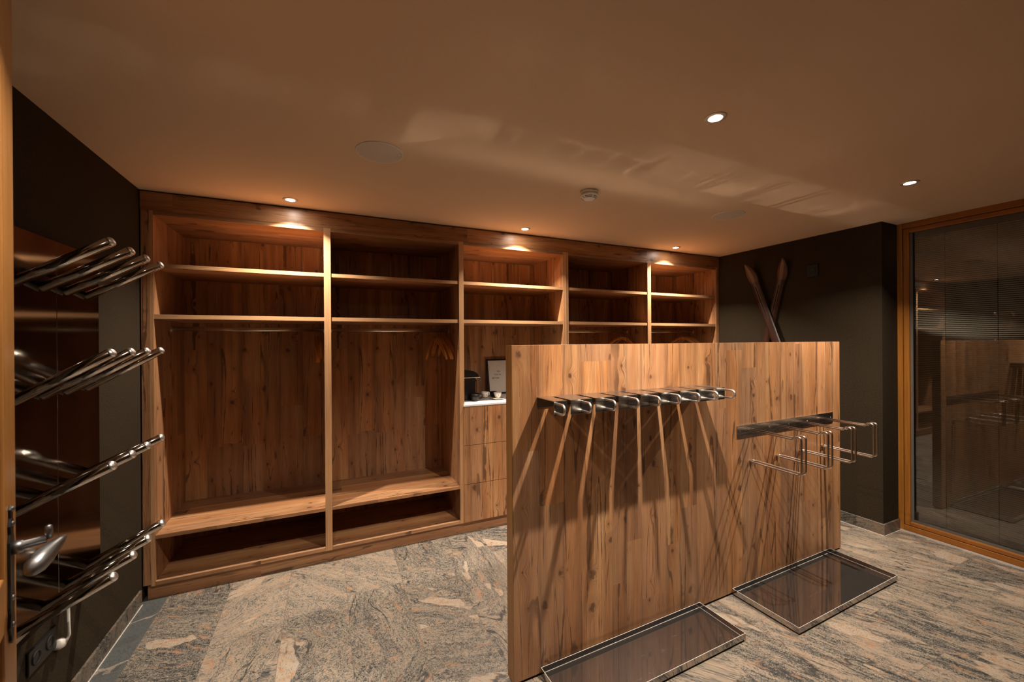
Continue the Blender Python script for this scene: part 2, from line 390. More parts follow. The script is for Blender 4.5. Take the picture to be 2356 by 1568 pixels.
def lathe(bm, prof, mat=None, seg=32, mi=0):
    """prof: list of (r, z); mat: Matrix placing it"""
    mat = mat or Matrix.Identity(4); rings = []
    for (r, z) in prof:
        if r < 1e-6: rings.append([bm.verts.new(mat @ Vector((0, 0, z)))])
        else: rings.append([bm.verts.new(mat @ Vector((r*math.cos(2*PI*k/seg), r*math.sin(2*PI*k/seg), z))) for k in range(seg)])
    for a, b in zip(rings, rings[1:]):
        for k in range(seg):
            k2 = (k+1) % seg
            vs_ = [a[k % len(a)], a[k2 % len(a)], b[k2 % len(b)], b[k % len(b)]]
            u_ = []
            for v in vs_:
                if v not in u_: u_.append(v)
            if len(u_) >= 3:
                f = bm.faces.new(u_); f.smooth = True; f.material_index = mi
    return bm
def prism(bm, poly, axis, a, b, mi=0):
    """extrude 2D poly; axis 'x': poly=(y,z); 'y': (x,z); 'z': (x,y)"""
    def P(p, t):
        return {'x': (t, p[0], p[1]), 'y': (p[0], t, p[1]), 'z': (p[0], p[1], t)}[axis]
    v0 = [bm.verts.new(P(p, a)) for p in poly]; v1 = [bm.verts.new(P(p, b)) for p in poly]; n_ = len(poly)
    bm.faces.new(v0).material_index = mi; bm.faces.new(v1[::-1]).material_index = mi
    for i in range(n_):
        bm.faces.new((v0[i], v1[i], v1[(i+1) % n_], v0[(i+1) % n_])).material_index = mi
    return bm
def struct(o, kind='structure'):
    o['kind'] = kind; return o
def tag(o, label, cat, group=None):
    o['label'] = label; o['category'] = cat
    if group: o['group'] = group
    return o
def thing(name, label, cat, loc=(0, 0, 0), rz=0.0, group=None):
    o = bpy.data.objects.new(name, None); COL.objects.link(o); o.location = loc; o.rotation_euler = (0, 0, rz)
    o.empty_display_size = 0.1
    return tag(o, label, cat, group)
def dup(root, loc, rz, label, group=None):
    r = root.copy(); COL.objects.link(r); r.location = loc; r.rotation_euler = (0, 0, rz); r['label'] = label
    if group: r['group'] = group
    for ch in list(root.children):
        c = ch.copy(); COL.objects.link(c); c.parent = r
        for g in ch.children:
            d = g.copy(); COL.objects.link(d); d.parent = c
    return r
def text_mesh(name, body, size, mat, parent, matrix, depth=0.0004, align='LEFT'):
    cu = bpy.data.curves.new(name, 'FONT'); cu.body = body; cu.size = size; cu.extrude = depth; cu.align_x = align
    t = bpy.data.objects.new(name, cu); COL.objects.link(t)
    dg = bpy.context.evaluated_depsgraph_get(); me = bpy.data.meshes.new_from_object(t.evaluated_get(dg))
    bpy.data.objects.remove(t); me.materials.clear(); me.materials.append(mat)
    o = bpy.data.objects.new(name, me); COL.objects.link(o); me.transform(matrix)
    if parent: o.parent = parent
    return o

# ------------------------------------------------------------------ room shell
XL, XR, XF = -1.0175, 3.992, 4.225
YB, YN, YR = 3.745, -0.95, 1.677
struct(obj('floor', B(XL-0.15, XF+0.25, YN-0.15, YB+0.15, -0.08, 0.0), M['floor']))
struct(obj('ceiling', B(XL-0.15, XF+0.25, YN-0.15, YB+0.15, ZC, ZC+0.1), M['ceil']))
struct(obj('wall_left', B(XL-0.15, XL, YN-0.15, YB+0.15, 0, ZC), M['wall']))
struct(obj('wall_back', B(XL, XF+0.2, YB, YB+0.15, 0, ZC), M['wall']))
struct(obj('wall_right', B(XR, XF+0.2, YR, YB, 0, ZC), M['wall']))
struct(obj('wall_front', B(XL, XF+0.2, YN-0.15, YN, 0, ZC), plain('dull_plaster', (0.12, 0.09, 0.065), 0.9)))
def skirting(name, bm1, bm2):
    o = struct(obj(name, bm1, M['base'], bevel=0.001))
    c = obj('sealant_line', bm2, M['caulk'], o)
    return o
skirting('baseboard_left', B(XL, XL+0.012, YN, 3.10, 0.0, 0.090), B(XL+0.012, XL+0.016, YN, 3.10, 0.0, 0.003))
bm = B(XR-0.012, XR, YR-0.012, 3.13, 0.0, 0.090); box(bm, XR, XF, YR-0.012, YR, 0.0, 0.090)
b2 = B(XR-0.0155, XR-0.012, YR-0.0155, 3.12, 0.0, 0.003); box(b2, XR-0.012, XF, YR-0.0155, YR-0.012, 0, 0.003); box(b2, XR-0.012, XR-0.0118, YR-0.012, 3.12, 0.0885, 0.0905)
skirting('baseboard_right', bm, b2)

# ------------------------------------------------------------------ window with frame, glass; blind
def window():
    y1, y0 = YR, YN
    bm = bmesh.new()
    box(bm, XF, XF+0.09, y1-0.034, y1, 0.012, ZC); box(bm, XF, XF+0.09, y0, y0+0.034, 0.012, ZC)
    fr_ = struct(obj('window_1', bm, M['pine'], bevel=0.003))
    bm = bmesh.new()
    box(bm, XF, XF+0.09, y0+0.034, y1-0.034, 0.012, 0.055); box(bm, XF, XF+0.09, y0+0.034, y1-0.034, 2.436, ZC)
    obj('frame_rail', bm, M['pinex'], fr_, bevel=0.003)
    bm = bmesh.new()
    box(bm, XF+0.006, XF+0.075, y1-0.072, y1-0.037, 0.058, 2.433); box(bm, XF+0.006, XF+0.075, y0+0.037, y0+0.072, 0.058, 2.433)
    obj('sash_stile', bm, M['pine'], fr_, bevel=0.004)
    bm = bmesh.new()
    box(bm, XF+0.006, XF+0.075, y0+0.072, y1-0.072, 0.058, 0.088); box(bm, XF+0.006, XF+0.075, y0+0.072, y1-0.072, 2.400, 2.433)
    obj('sash_rail', bm, M['pinex'], fr_, bevel=0.004)
    bm = bmesh.new()
    box(bm, XF+0.028, XF+0.060, y1-0.088, y1-0.072, 0.088, 2.400); box(bm, XF+0.028, XF+0.060, y0+0.072, y0+0.088, 0.088, 2.400)
    box(bm, XF+0.028, XF+0.060, y0+0.088, y1-0.088, 0.088, 0.108)
    obj('spacer', bm, M['gasket'], fr_)
    obj('sill_strip', B(XF-0.004, XF+0.05, y0, y1, 0.0, 0.012), M['caulk'], fr_)
    obj('glass_pane', B(XF+0.030, XF+0.034, y0+0.088, y1-0.088, 0.108, 2.400), M['glass'], fr_)
    struct(obj('wall_outer', B(XF+0.20, XF+0.25, y0, y1, 0, ZC), M['rubber']))
    bl = thing('venetian_blind', 'grey-brown venetian blind with fine slats behind the tall window pane', 'blind', (XF+0.048, 0, 0))
    bm = bmesh.new(); z = 0.118; y_a, y_b = y0+0.095, y1-0.096
    while z < 2.352:
        vs_ = [bm.verts.new(p) for p in ((-0.0040, y_a, z-0.0055), (0.0040, y_a, z+0.0055), (0.0040, y_b, z+0.0055), (-0.0040, y_b, z-0.0055))]
        bm.faces.new(vs_); z += 0.0143
    ob = obj('slats', bm, M['slat'], bl); sm = ob.modifiers.new('s', 'SOLIDIFY'); sm.thickness = 0.0003
    obj('head_rail', B(-0.008, 0.010, y_a, y_b, 2.357, 2.400), M['gasket'], bl)
    for cyy in (1.410, 1.145, 0.88, 0.615, 0.35, 0.085, -0.18, -0.445, -0.71):
        obj('ladder_cord', tube(bmesh.new(), [(-0.0062, cyy, 0.112), (-0.0062, cyy, 2.36)], 0.0011, 6), M['rubber'], bl)
window()

# ------------------------------------------------------------------ built-in cupboards
YF = 3.131
YK = 3.72
def unit(name, x0, x1, tl, tr, label, kind):
    t = thing(name, label, 'wardrobe', ((x0+x1)/2, YF, 0)); cx = (x0+x1)/2; t['group'] = 'fitted wardrobe bays on the long wall'
    def P(nm, bm, mat, par=t, bev=0.0015):
        bmesh.ops.translate(bm, verts=bm.verts, vec=(-cx, -YF, 0)); return obj(nm, bm, mat, par, bevel=bev)
    P('back_panel', B(x0, x1, YK, YK+0.02, 0.085, 2.36), M['wz'], bev=0)
    for a, b in ((x0-tl, x0), (x1, x1+tr)):
        bm = B(a, b, YF+0.001, YK+0.02, 0.085, 2.36)
        s_ = P('side_panel', bm, M['wz'])
        eb = B(a, b, YF, YF+0.001, 0.085, 2.36); bmesh.ops.translate(eb, verts=eb.verts, vec=(-cx, -YF, 0)); obj('edge_band', eb, M['bandz'], s_)
    for z0, z1 in ((2.016, 2.041), (1.704, 1.731)):
        s_ = P('shelf', B(x0, x1, YF+0.005, YK, z0, z1), M['wx'])
        eb = B(x0, x1, YF+0.004, YF+0.005, z0, z1); bmesh.ops.translate(eb, verts=eb.verts, vec=(-cx, -YF, 0)); obj('edge_band', eb, M['bandx'], s_)
    P('top_panel', B(x0, x1, YF, YK, 2.335, 2.36), M['wx'])
    P('bottom_panel', B(x0, x1, YF, YK, 0.085, 0.110), M['wx'])
    if kind == 'hang':
        P('bench', B(x0, x1, YF, YK, 0.366, 0.390), M['wx'])
        bm = bmesh.new(); yr, zr = 3.440, 1.651
        ov = [(yr+0.0085*math.cos(a), zr+0.0145*math.sin(a)) for a in [2*PI*k/20 for k in range(20)]]
        prism(bm, ov, 'x', x0, x1)
        rail = P('clothes_rail', bm, M['rod'], bev=0)
        for p in rail.data.polygons: p.use_smooth = len(p.vertices) == 4
        for xa, xb in ((x0, x0+0.006), (x1-0.006, x1)):
            bm = bmesh.new(); ov2 = [(yr+0.014*math.cos(a), zr+0.020*math.sin(a)) for a in [2*PI*k/20 for k in range(20)]]
            prism(bm, ov2, 'x', xa, xb); P('rail_socket', bm, M['cap'], bev=0)
    else:
        for z0, z1 in ((0.092, 0.3945), (0.3985, 0.709), (0.713, 1.023)):
            P('drawer_front', B(x0-0.009, x1+0.009, YF-0.012, YF, z0, z1), M['wz'], bev=0.001)
    return t
U = [(-0.952, -0.014, 0.020, 0.022, 'empty fitted wardrobe bay with bench, next to the brown wall and tube rack', 'hang'),
     (0.030, 0.972, 0.022, 0.019, 'fitted wardrobe bay with a fan of wooden hangers, beside the coffee niche', 'hang'),
     (1.011, 1.953, 0.020, 0.019, 'fitted bay with coffee niche, white counter and three drawer fronts', 'drawer'),
     (2.009, 2.950, 0.019, 0.0225, 'dark fitted wardrobe bay above the divider, between niche bay and corner bay', 'hang'),
     (2.995, 3.937, 0.0225, 0.020, 'lit fitted wardrobe bay in the corner by the crossed skis', 'hang')]
for u_ in U: unit('wardrobe_bay', *u_)
ct = tag(obj('countertop', box(B(1.0115, 1.9525, YF+0.0005, YK-0.0005, 1.027, 1.042), 1.003, 1.961, YF-0.013, YF+0.0005, 1.027, 1.042), M['top'], bevel=0.001),
         'white laminate countertop in the coffee niche above the drawers', 'countertop')
struct(obj('trim_1', B(XL+0.004, XR-0.002, YF-0.001, YF+0.022, 2.3605, 2.472), M['wxf'], bevel=0.0015))
struct(obj('trim_2', B(XL+0.022, 3.97, YF+0.020, YF+0.040, 0.0, 0.0845), M['wxf'], bevel=0.001))
struct(obj('trim_3', B(XL+0.006, -0.9725, YF, YF+0.02, 0.094, 2.36), M['wz'], bevel=0.0015))
struct(obj('trim_4', B(1.9725, 1.9895, YF-0.002, YF+0.02, 0.085, 2.36), M['bandz'], bevel=0.001))
struct(obj('trim_5', B(3.9575, XR-0.004, YF, YF+0.02, 0.094, 2.36), M['wz'], bevel=0.0015))
struct(obj('trim_6', B(XL+0.002, XR-0.002, YF+0.022, YF+0.1, 2.361, ZC-0.001), M['rubber']))

# ------------------------------------------------------------------ clothes hangers
def make_hanger(label, group, var=0):
    t = thing('clothes_hanger', label, 'hanger', (0, 0, 1.6655)); t['group'] = group
    # body: wide-shouldered, swept curve in the local Y-Z plane, neck 0.075 below the rail
    n_ = 15; pts = []; rs = []
    bm = bmesh.new(); rings = []
    for i in range(n_):
        s_ = -1+2*i/(n_-1); y = 0.215*s_; a = abs(s_)
        z = -0.078-0.150*a**1.45-0.020*a**4
        hw = 0.0050+0.0078*a**2.0 if i not in (0, n_-1) else 0.008      # half thickness (x)
        hh = 0.017+0.004*a
        if i in (0, n_-1): hh *= 0.55
        bend = 0.016*a*a
        sl = -0.42*(1 if s_ > 0 else -1)
        ring = []
        for k in range(12):
            an = 2*PI*k/12; ring.append(bm.verts.new((hw*math.cos(an)+bend, y, z+hh*math.sin(an))))
        rings.append(ring)
    for i in range(n_-1):
        for k in range(12):
            f = bm.faces.new((rings[i][k], rings[i][(k+1) % 12], rings[i+1][(k+1) % 12], rings[i+1][k])); f.smooth = True
    bm.faces.new(rings[0][::-1]); bm.faces.new(rings[-1])
    obj('hanger_body', bm, M['hang'], t)
    hk = [(0, 0, -0.068), (0, 0, -0.048), (0, 0.004, -0.040)]
    for k in range(0, 11):
        an = -PI/2+0.35+PI*1.22*k/10; hk.append((0, 0.0185*math.cos(an), -0.0165+0.0185*math.sin(an)))
    obj('hook', tube(bmesh.new(), hk, 0.0017, 8), M['steel'], t)
    return t
HG1 = 'hangers in the bay by the tube rack'
h0 = make_hanger('wooden hanger farthest from the divider post, in the bay by the tube rack', HG1)
YH = 3.440
hspots = [
 (-0.082, 0.02, None), (-0.060, -0.03, 'wooden hanger second out from the middle post, in the bay by the tube rack'),
 (-0.040, 0.05, 'wooden hanger hanging nearest the middle post, in the bay by the tube rack')]
for i, (x, rz, lab) in enumerate(hspots):
    if i == 0: h0.location = (x, YH, 1.6655); h0.rotation_euler = (0, 0, rz)
    else: dup(h0, (x, YH, 1.6655), rz, lab)
HG2 = 'hangers in the bay beside the coffee niche'
for x, rz, lab in [(0.846, -0.62, 'wooden hanger twisted sideways, first on the rail beside the coffee niche'),
                   (0.868, 0.04, 'second wooden hanger of five on the rail beside the coffee niche'),
                   (0.893, 0.10, 'middle wooden hanger of five on the rail beside the coffee niche'),
                   (0.922, 0.03, 'fourth wooden hanger of five on the rail beside the coffee niche'),
                   (0.944, 0.10, 'wooden hanger closest to the coffee niche side panel, last of five')]:
    dup(h0, (x, YH, 1.6655), rz, lab, HG2)
HG3 = 'hangers in the dark bay above the divider'
dup(h0, (2.862, YH, 1.6655), 0.55, 'turned wooden hanger in the dark bay above the divider', HG3)
dup(h0, (2.892, YH, 1.6655), 0.05, 'straight wooden hanger beside the post in the dark bay above the divider', HG3)
HG4 = 'hangers in the corner bay'
for x, rz, lab in [(3.760, 0.62, 'turned wooden hanger, first of three in the corner bay by the skis'),
                   (3.822, 0.45, 'middle wooden hanger of three in the corner bay by the skis'),
                   (3.862, 0.20, 'wooden hanger nearest the end panel in the corner bay by the skis')]:
    dup(h0, (x, YH, 1.6655), rz, lab, HG4)

# ------------------------------------------------------------------ coffee niche
ZT = 1.042
t = thing('coffee_machine', 'black capsule coffee machine with chrome lip on the white counter', 'coffee machine', (1.0785, 3.395, ZT))
bm = bmesh.new(); prism(bm, [(-0.062, 0.0), (0.108, 0.0), (0.118, 0.012), (0.118, 0.170), (0.095, 0.196), (-0.062, 0.196)], 'y', -0.052, 0.052)
obj('body', bm, M['black'], t, bevel=0.004)
bm = bmesh.new(); prof = [(-0.066, 0.199), (0.150, 0.199)]
for k in range(0, 11):
    a = PI/2*k/10; prof.append((0.136*math.cos(a)**0.8 if k < 10 else 0.0, 0.203+0.060*math.sin(a)))
prof += [(-0.066, 0.262)]
prism(bm, prof, 'y', -0.050, 0.050); obj('lid', bm, M['black'], t, bevel=0.005)
obj('lip', B(-0.02, 0.148, -0.0535, -0.051, 0.195, 0.201), M['chrome'], t, bevel=0.001)
bm = bmesh.new()
for k in range(15): box(bm, -0.045, 0.098, -0.0545, -0.052, 0.030+0.0085*k, 0.0345+0.0085*k)
obj('ribbed_panel', bm, M['black'], t)
for ea, eb in ((0.104, 0.108), (-0.052, -0.048)): obj('edge_trim', B(ea, eb, -0.0550, -0.0522, 0.008, 0.165), M['steel'], t)
def make_cup(label, mat, loc, saucer=True, rz=-1.0, group='cups on the white counter'):
    t = thing('coffee_cup', label, 'cup', loc, rz, group)
    z0 = 0.010 if saucer else 0.0
    bm = bmesh.new(); pr = [(0.0, z0), (0.020, z0), (0.022, z0+0.004), (0.029, z0+0.022), (0.0355, z0+0.050), (0.0335, z0+0.050), (0.027, z0+0.022), (0.019, z0+0.007), (0.0, z0+0.006)]
    obj('bowl', lathe(bm, pr, seg=28), mat, t)
    hp = fillet([(0.030, 0, z0+0.042), (0.054, 0, z0+0.043), (0.050, 0, z0+0.018), (0.026, 0, z0+0.016)], 0.010, 4)
    obj('handle', tube(bmesh.new(), hp, 0.0032, 8), mat, t)
    if saucer:
        obj('saucer', lathe(bmesh.new(), [(0, 0.0), (0.034, 0.0), (0.062, 0.009), (0.061, 0.0115), (0.033, 0.004), (0.0, 0.004)], seg=32), mat, t)
    return t
def emblem(t, sc=1.0, zc=0.037, phi=-1.55):
    # small leaping figure: antlered head, body, legs; wrapped onto the cup side
    polys = [[(-0.2, 0.1), (0.25, 0.35), (0.3, 0.2), (0.05, -0.1)], [(0.2, 0.3), (0.32, 0.85), (0.42, 0.85), (0.34, 0.25)], [(-0.2, 0.1), (-0.75, -0.75), (-0.6, -0.8), (-0.02, -0.05)],
             [(0.05, 0.0), (0.75, -0.35), (0.75, -0.5), (0.0, -0.15)], [(-0.05, 0.45), (0.25, 0.75), (0.2, 0.55)]]
    bm = bmesh.new()
    for p in polys:
        vv = []
        for (a, b) in p:
            z = zc+b*0.010*sc; r = 0.0222+(z-0.014)*0.29; r = min(r, 0.036)+0.0022
            an = phi+a*0.009*sc/r; vv.append(bm.verts.new((r*math.cos(an), r*math.sin(an), z)))
        bm.faces.new(vv)
    o = obj('emblem', bm, M['emblem'], t); s_ = o.modifiers.new('s', 'SOLIDIFY'); s_.thickness = 0.0004
    return o
c1 = make_cup('white espresso cup on a saucer in the shade beside the coffee machine', M['porcelain'], (1.292, 3.395, ZT), rz=0.35)
emblem(c1, phi=-1.95)
c2 = make_cup('brightly lit white espresso cup on a saucer with a biscuit', M['porcelain'], (1.376, 3.306, ZT), rz=1.0)
emblem(c2, phi=-2.75)
make_cup('black espresso cup standing before the coffee machine', M['black'], (1.156, 3.285, ZT), saucer=False, rz=-0.1).scale = (1.25, 1.25, 1.3)
make_cup('dark espresso cup between the two white cups', M['black'], (1.392, 3.455, ZT), saucer=False, rz=2.2)
tag(obj('biscuit', prism(bmesh.new(), [(1.318, 3.262), (1.344, 3.255), (1.348, 3.268), (1.323, 3.276)], 'z', ZT+0.0105, ZT+0.0155), M['biscuit'], bevel=0.001), 'small yellow biscuit on the rim of the lit saucer', 'biscuit')
# framed notice leaning against the back panel
t = thing('picture_frame', 'framed white notice in a black frame leaning in the coffee niche', 'picture', (1.570, 3.632, ZT+0.001))
til = math.radians(-11)
Rm = Matrix.Rotation(til, 4, 'X')
def tilt(bm): bmesh.ops.transform(bm, matrix=Rm, verts=bm.verts); return bm
bm = bmesh.new(); wf, hf, b_ = 0.155, 0.342, 0.015
box(bm, -wf, -wf+b_, -0.012, 0.004, 0, hf); box(bm, wf-b_, wf, -0.012, 0.004, 0, hf); box(bm, -wf+b_, wf-b_, -0.012, 0.004, 0, b_); box(bm, -wf+b_, wf-b_, -0.012, 0.004, hf-b_, hf)
obj('frame', tilt(bm), M['black'], t)
obj('paper', tilt(B(-wf+b_, wf-b_, -0.004, 0.002, b_, hf-b_)), M['paper'], t)
for body, x, z in (('ALL', 1.521-1.570, 0.214), ('YOU N', 1.488-1.570, 0.181), ('BEFORE', 1.463-1.570, 0.147)):
    text_mesh('lettering', body, 0.0225, M['ink'], t, Rm @ Matrix.Translation((x, -0.0045, z)) @ Matrix.Rotation(PI/2, 4, 'X'))

# ------------------------------------------------------------------ free-standing divider and what hangs on it
KA = math.atan(0.02088); PB = 1.6316
def onp(name, label, cat, u, z=0.0, off=0.0):
    return thing(name, label, cat, (u*math.cos(KA)+off*math.sin(KA), PB+u*math.sin(KA)-off*math.cos(KA), z), KA)
d = onp('room_divider', 'chest-high free-standing divider of knotty spruce planks carrying the steel racks', 'divider', 0)
U0, U1 = 0.7535, 3.452
obj('panel', B(U0+0.003, U1-0.003, 0.0, 0.060, 0.012, 1.534), M['wz'], d, bevel=0.0008)
for ea, eb in ((U0, U0+0.003), (U1-0.003, U1)): obj('edge_strip', B(ea, eb, 0.0, 0.060, 0.012, 1.534), M['endband'], d)
obj('plinth', B(U0+0.01, U1-0.01, 0.008, 0.052, 0.0, 0.012), M['rubber'], d)

# hook rail
u0r, u1r = 0.883, 1.978; pit = 0.1341; s0 = 0.960
r = onp('ski_rail', 'steel ski rail with nine looped hooks on the plank divider', 'rail', (u0r+u1r)/2, 1.26)
uc = (u0r+u1r)/2
slots = [s0+pit*i-uc for i in range(8)]; sw = 0.0098
bm = bmesh.new(); th = 0.003; D = 0.150
zt, zb = 1.2925-1.26, 1.228-1.26
box(bm, u0r-uc, u1r-uc, -th, 0.0, zt-0.050, zt-th)
edges = [u0r-uc]+[v for s_ in slots for v in (s_-sw, s_+sw)]+[u1r-uc]
box(bm, u0r-uc, u1r-uc, -0.022, 0.0, zt-th, zt)
fingers = list(zip(edges[0::2], edges[1::2]))
for a, b in fingers:
    box(bm, a, b, -D, -0.022, zt-th, zt); box(bm, a, b, -D, -D+th, zb, zt-th)
obj('rail_plate', bm, M['plate'], r, bevel=0.0006)
for i in range(9):
    uh = s0+pit*(i-0.5)-uc; zc_, hh = 1.2615-1.26, 0.0205
    pts = fillet([(uh, -D+0.001, zc_+hh), (uh, -D-0.068, zc_+hh), (uh, -D-0.068, zc_-hh), (uh, -D+0.001, zc_-hh)], 0.0203, 8)
    obj('hook', tube(bmesh.new(), pts, 0.0052, 12), M['cap'], r)

# double-wire boot / glove rack
rk = onp('boot_rack', 'low steel plate with four long double-wire holders on the divider', 'rack', 2.82, 0.985)
obj('wall_plate', B(2.287-2.82, 3.351-2.82, -0.004, 0.0, 0.9475-0.985, 1.0215-0.985), M['plate'], rk, bevel=0.0006)
for us in (2.317, 2.607, 2.818, 3.030, 3.323):
    mt = Matrix.Translation((us-2.82, -0.004, 0.0015)) @ Matrix.Rotation(PI/2, 4, 'X')
    obj('screw', lathe(bmesh.new(), [(0.0052, 0), (0.0048, 0.0015), (0.0025, 0.0026), (0, 0.003)], mt, 12), M['chrome'], rk)
for ua in (2.396, 2.663, 2.926, 3.190):
    a = ua-2.82; b = a+0.0435; m_ = (a+b)/2
    za, zj, zbm = 0.003, 0.018, -0.197
    L1, L2, L3 = 0.262, 0.276, 0.309
    pl = [(a, -0.003, za), (a, -L1, za-0.003), (a, -L2, zj), (a, -L3, zj), (a, -L3, zbm), (a, -0.024, zbm+0.006), (a+0.004, -0.006, zbm+0.006), (b-0.004, -0.006, zbm+0.006), (b, -0.024, zbm+0.006), (b, -L3, zbm), (b, -L3, zj), (b, -L2, zj), (b, -L1, za-0.003), (b, -0.003, za)]
    rad = [0, 0.012, 0.010, 0.020, 0.022, 0.012, 0.010, 0.010, 0.012, 0.022, 0.020, 0.010, 0.012, 0]
    obj('wire_holder', tube(bmesh.new(), fillet(pl, rad, 5), 0.0052, 10), M['wire'], rk)

# drip trays on the floor
def tray(label, ua, ub, dep):
    cu_ = (ua+ub)/2; w_ = (ub-ua)/2
    t = onp('drip_tray', label, 'tray', cu_, 0.0, 0.004); t['group'] = 'drip trays at the foot of the divider'
    rw = 0.002; z0, z1 = 0.010, 0.040
    bm = bmesh.new()
    box(bm, -w_, w_, -rw, 0, z0, z1); box(bm, -w_, w_, -dep, -dep+rw, z0, z1)
    box(bm, -w_, -w_+rw, -dep+rw, -rw, z0, z1); box(bm, w_-rw, w_, -dep+rw, -rw, z0, z1)
    obj('rim', bm, M['tray'], t)
    e = 0.0012; bm = bmesh.new()
    for zz in (z1, 0.0122):
        i_ = 0.0 if zz == z1 else rw
        for bx in ((-w_+i_, w_-i_, -rw if zz == z1 else -rw-e, 0 if zz == z1 else -rw), (-w_+i_, w_-i_, -dep+i_, -dep+i_+(rw if zz == z1 else e)), (-w_+i_, -w_+i_+(rw if zz == z1 else e), -dep+0.003, -0.003), (w_-i_-(rw if zz == z1 else e), w_-i_, -dep+0.003, -0.003)):
            box(bm, *bx, zz, zz+(0.0006 if zz == z1 else 0.0012))
    obj('edge_highlight', bm, M['edge'], t)  # highlight on rim top and bottom fold, painted as thin pale strips
    obj('plate', B(-w_+rw, w_-rw, -dep+rw, -rw, z0, z0+0.002), M['tray'], t)
    obj('foot_strip', box(box(box(B(-w_+0.006, w_-0.006, -0.012, -0.006, 0, z0), -w_+0.006, w_-0.006, -dep+0.006, -dep+0.012, 0, z0), -w_+0.006, -w_+0.012, -dep+0.012, -0.012, 0, z0), w_-0.012, w_-0.006, -dep+0.012, -0.012, 0, z0), M['rubber'], t)
tray('long narrow dark mirror-finish drip tray below the ski rail', 0.893, 1.947, 0.278)
tray('deeper dark mirror-finish drip tray below the double-wire boot rack', 2.233, 3.300, 0.378)

# ------------------------------------------------------------------ boot tube rack on the left wall
XP = -1.002
tr_ = thing('boot_tube_rack', 'wall rack of sixteen slanted steel boot tubes on dark mirror panels', 'rack', (XL, 2.25, 1.2))
def P3(x, y, z): return (x-XL, y-2.25, z-1.2)
for ya, yb in ((1.930, 2.2765), (2.2795, 2.612)):
    bm = bmesh.new(); a = P3(XL, ya, 0.492); b = P3(XP, yb, 1.972); box(bm, a[0], b[0], a[1], b[1], a[2], b[2])
    obj('backing_panel', bm, M['darkpanel'], tr_, bevel=0.0008)
bm = bmesh.new(); a = P3(XL, 2.2767, 0.495); b = P3(XP-0.002, 2.2793, 1.969); box(bm, a[0], b[0], a[1], b[1], a[2], b[2]); obj('joint_strip', bm, M['caulk'], tr_)
rows = [(1.771, 1.941), (1.353, 1.523), (0.961, 1.098), (0.535, 0.680)]
cols = [(2.022, 2.010), (2.182, 2.181), (2.340, 2.338), (2.504, 2.508)]
for zb_, zt_ in rows:
    for yb_, yt_ in cols:
        p0 = Vector(P3(XP, yb_, zb_)); p1 = Vector(P3(-0.728, yt_, zt_)); dv = (p1-p0); Lt = dv.length; q = dv.to_track_quat('Z', 'Y')
        mt = Matrix.Translation(p0) @ q.to_matrix().to_4x4()
        R = 0.0185
        bm = bmesh.new()
        lathe(bm, [(0.0, -0.001), (R, -0.001), (R, Lt-0.012), (R-0.0012, Lt-0.0115)], mt, 28, 0)
        tb = obj('tube', bm, M['mirror'], tr_)
        bm = bmesh.new()
        cap = [(R-0.0012, Lt-0.0115), (R+0.0002, Lt-0.0105)]+[(0.0055+(R-0.0055)*math.cos(a), Lt-0.0105+0.0125*math.sin(a)) for a in [PI/2*k/7 for k in range(1, 8)]]+[(0, Lt+0.002)]
        lathe(bm, cap, mt, 28, 0)
        obj('tube_cap', bm, M['cap'], tb)

# sockets, plug and cable under the rack
t = thing('socket_strip', 'black double power socket low on the wall under the tube rack', 'socket', (XL, 2.19, 0.365))
obj('cover', B(0, 0.010, -0.085, 0.085, -0.045, 0.045), M['black'], t, bevel=0.003)
for yy in (-0.042, 0.042):
    mt = Matrix.Translation((0.0102, yy, 0)) @ Matrix.Rotation(PI/2, 4, 'Y')
    obj('socket_well', lathe(bmesh.new(), [(0.026, 0), (0.026, 0.003), (0.021, 0.003), (0.020, -0.001), (0, -0.001)], mt, 24), M['rubber'], t)
t = thing('power_plug', 'white plug with a short white cable hanging below the tube rack', 'plug', (XL, 2.290, 0.320))
mt = Matrix.Translation((0.012, 0, 0)) @ Matrix.Rotation(PI/2, 4, 'Y')
obj('plug_body', lathe(bmesh.new(), [(0.0, -0.012), (0.021, -0.012), (0.021, 0.004), (0.015, 0.016), (0.0, 0.018)], mt, 20), M['white'], t)
cab = fillet([(0.028, 0.004, 0.0), (0.036, 0.010, 0.022), (0.030, 0.020, 0.075), (0.026, 0.028, 0.13), (0.008, 0.030, 0.172)], 0.02, 5)
obj('cable', tube(bmesh.new(), cab, 0.0052, 10), M['white'], t)

# black socket on the right wall
t = thing('wall_socket', 'square black wall socket high beside the crossed skis', 'socket', (XR, 2.174, 2.170))
obj('cover', B(-0.010, 0, -0.047, 0.047, -0.056, 0.056), M['black'], t, bevel=0.003)
mt = Matrix.Translation((-0.0102, 0, 0)) @ Matrix.Rotation(-PI/2, 4, 'Y')
obj('socket_well', lathe(bmesh.new(), [(0.026, 0), (0.026, 0.002), (0.021, 0.002), (0.020, -0.001), (0, -0.001)], mt, 24), M['rubber'], t)

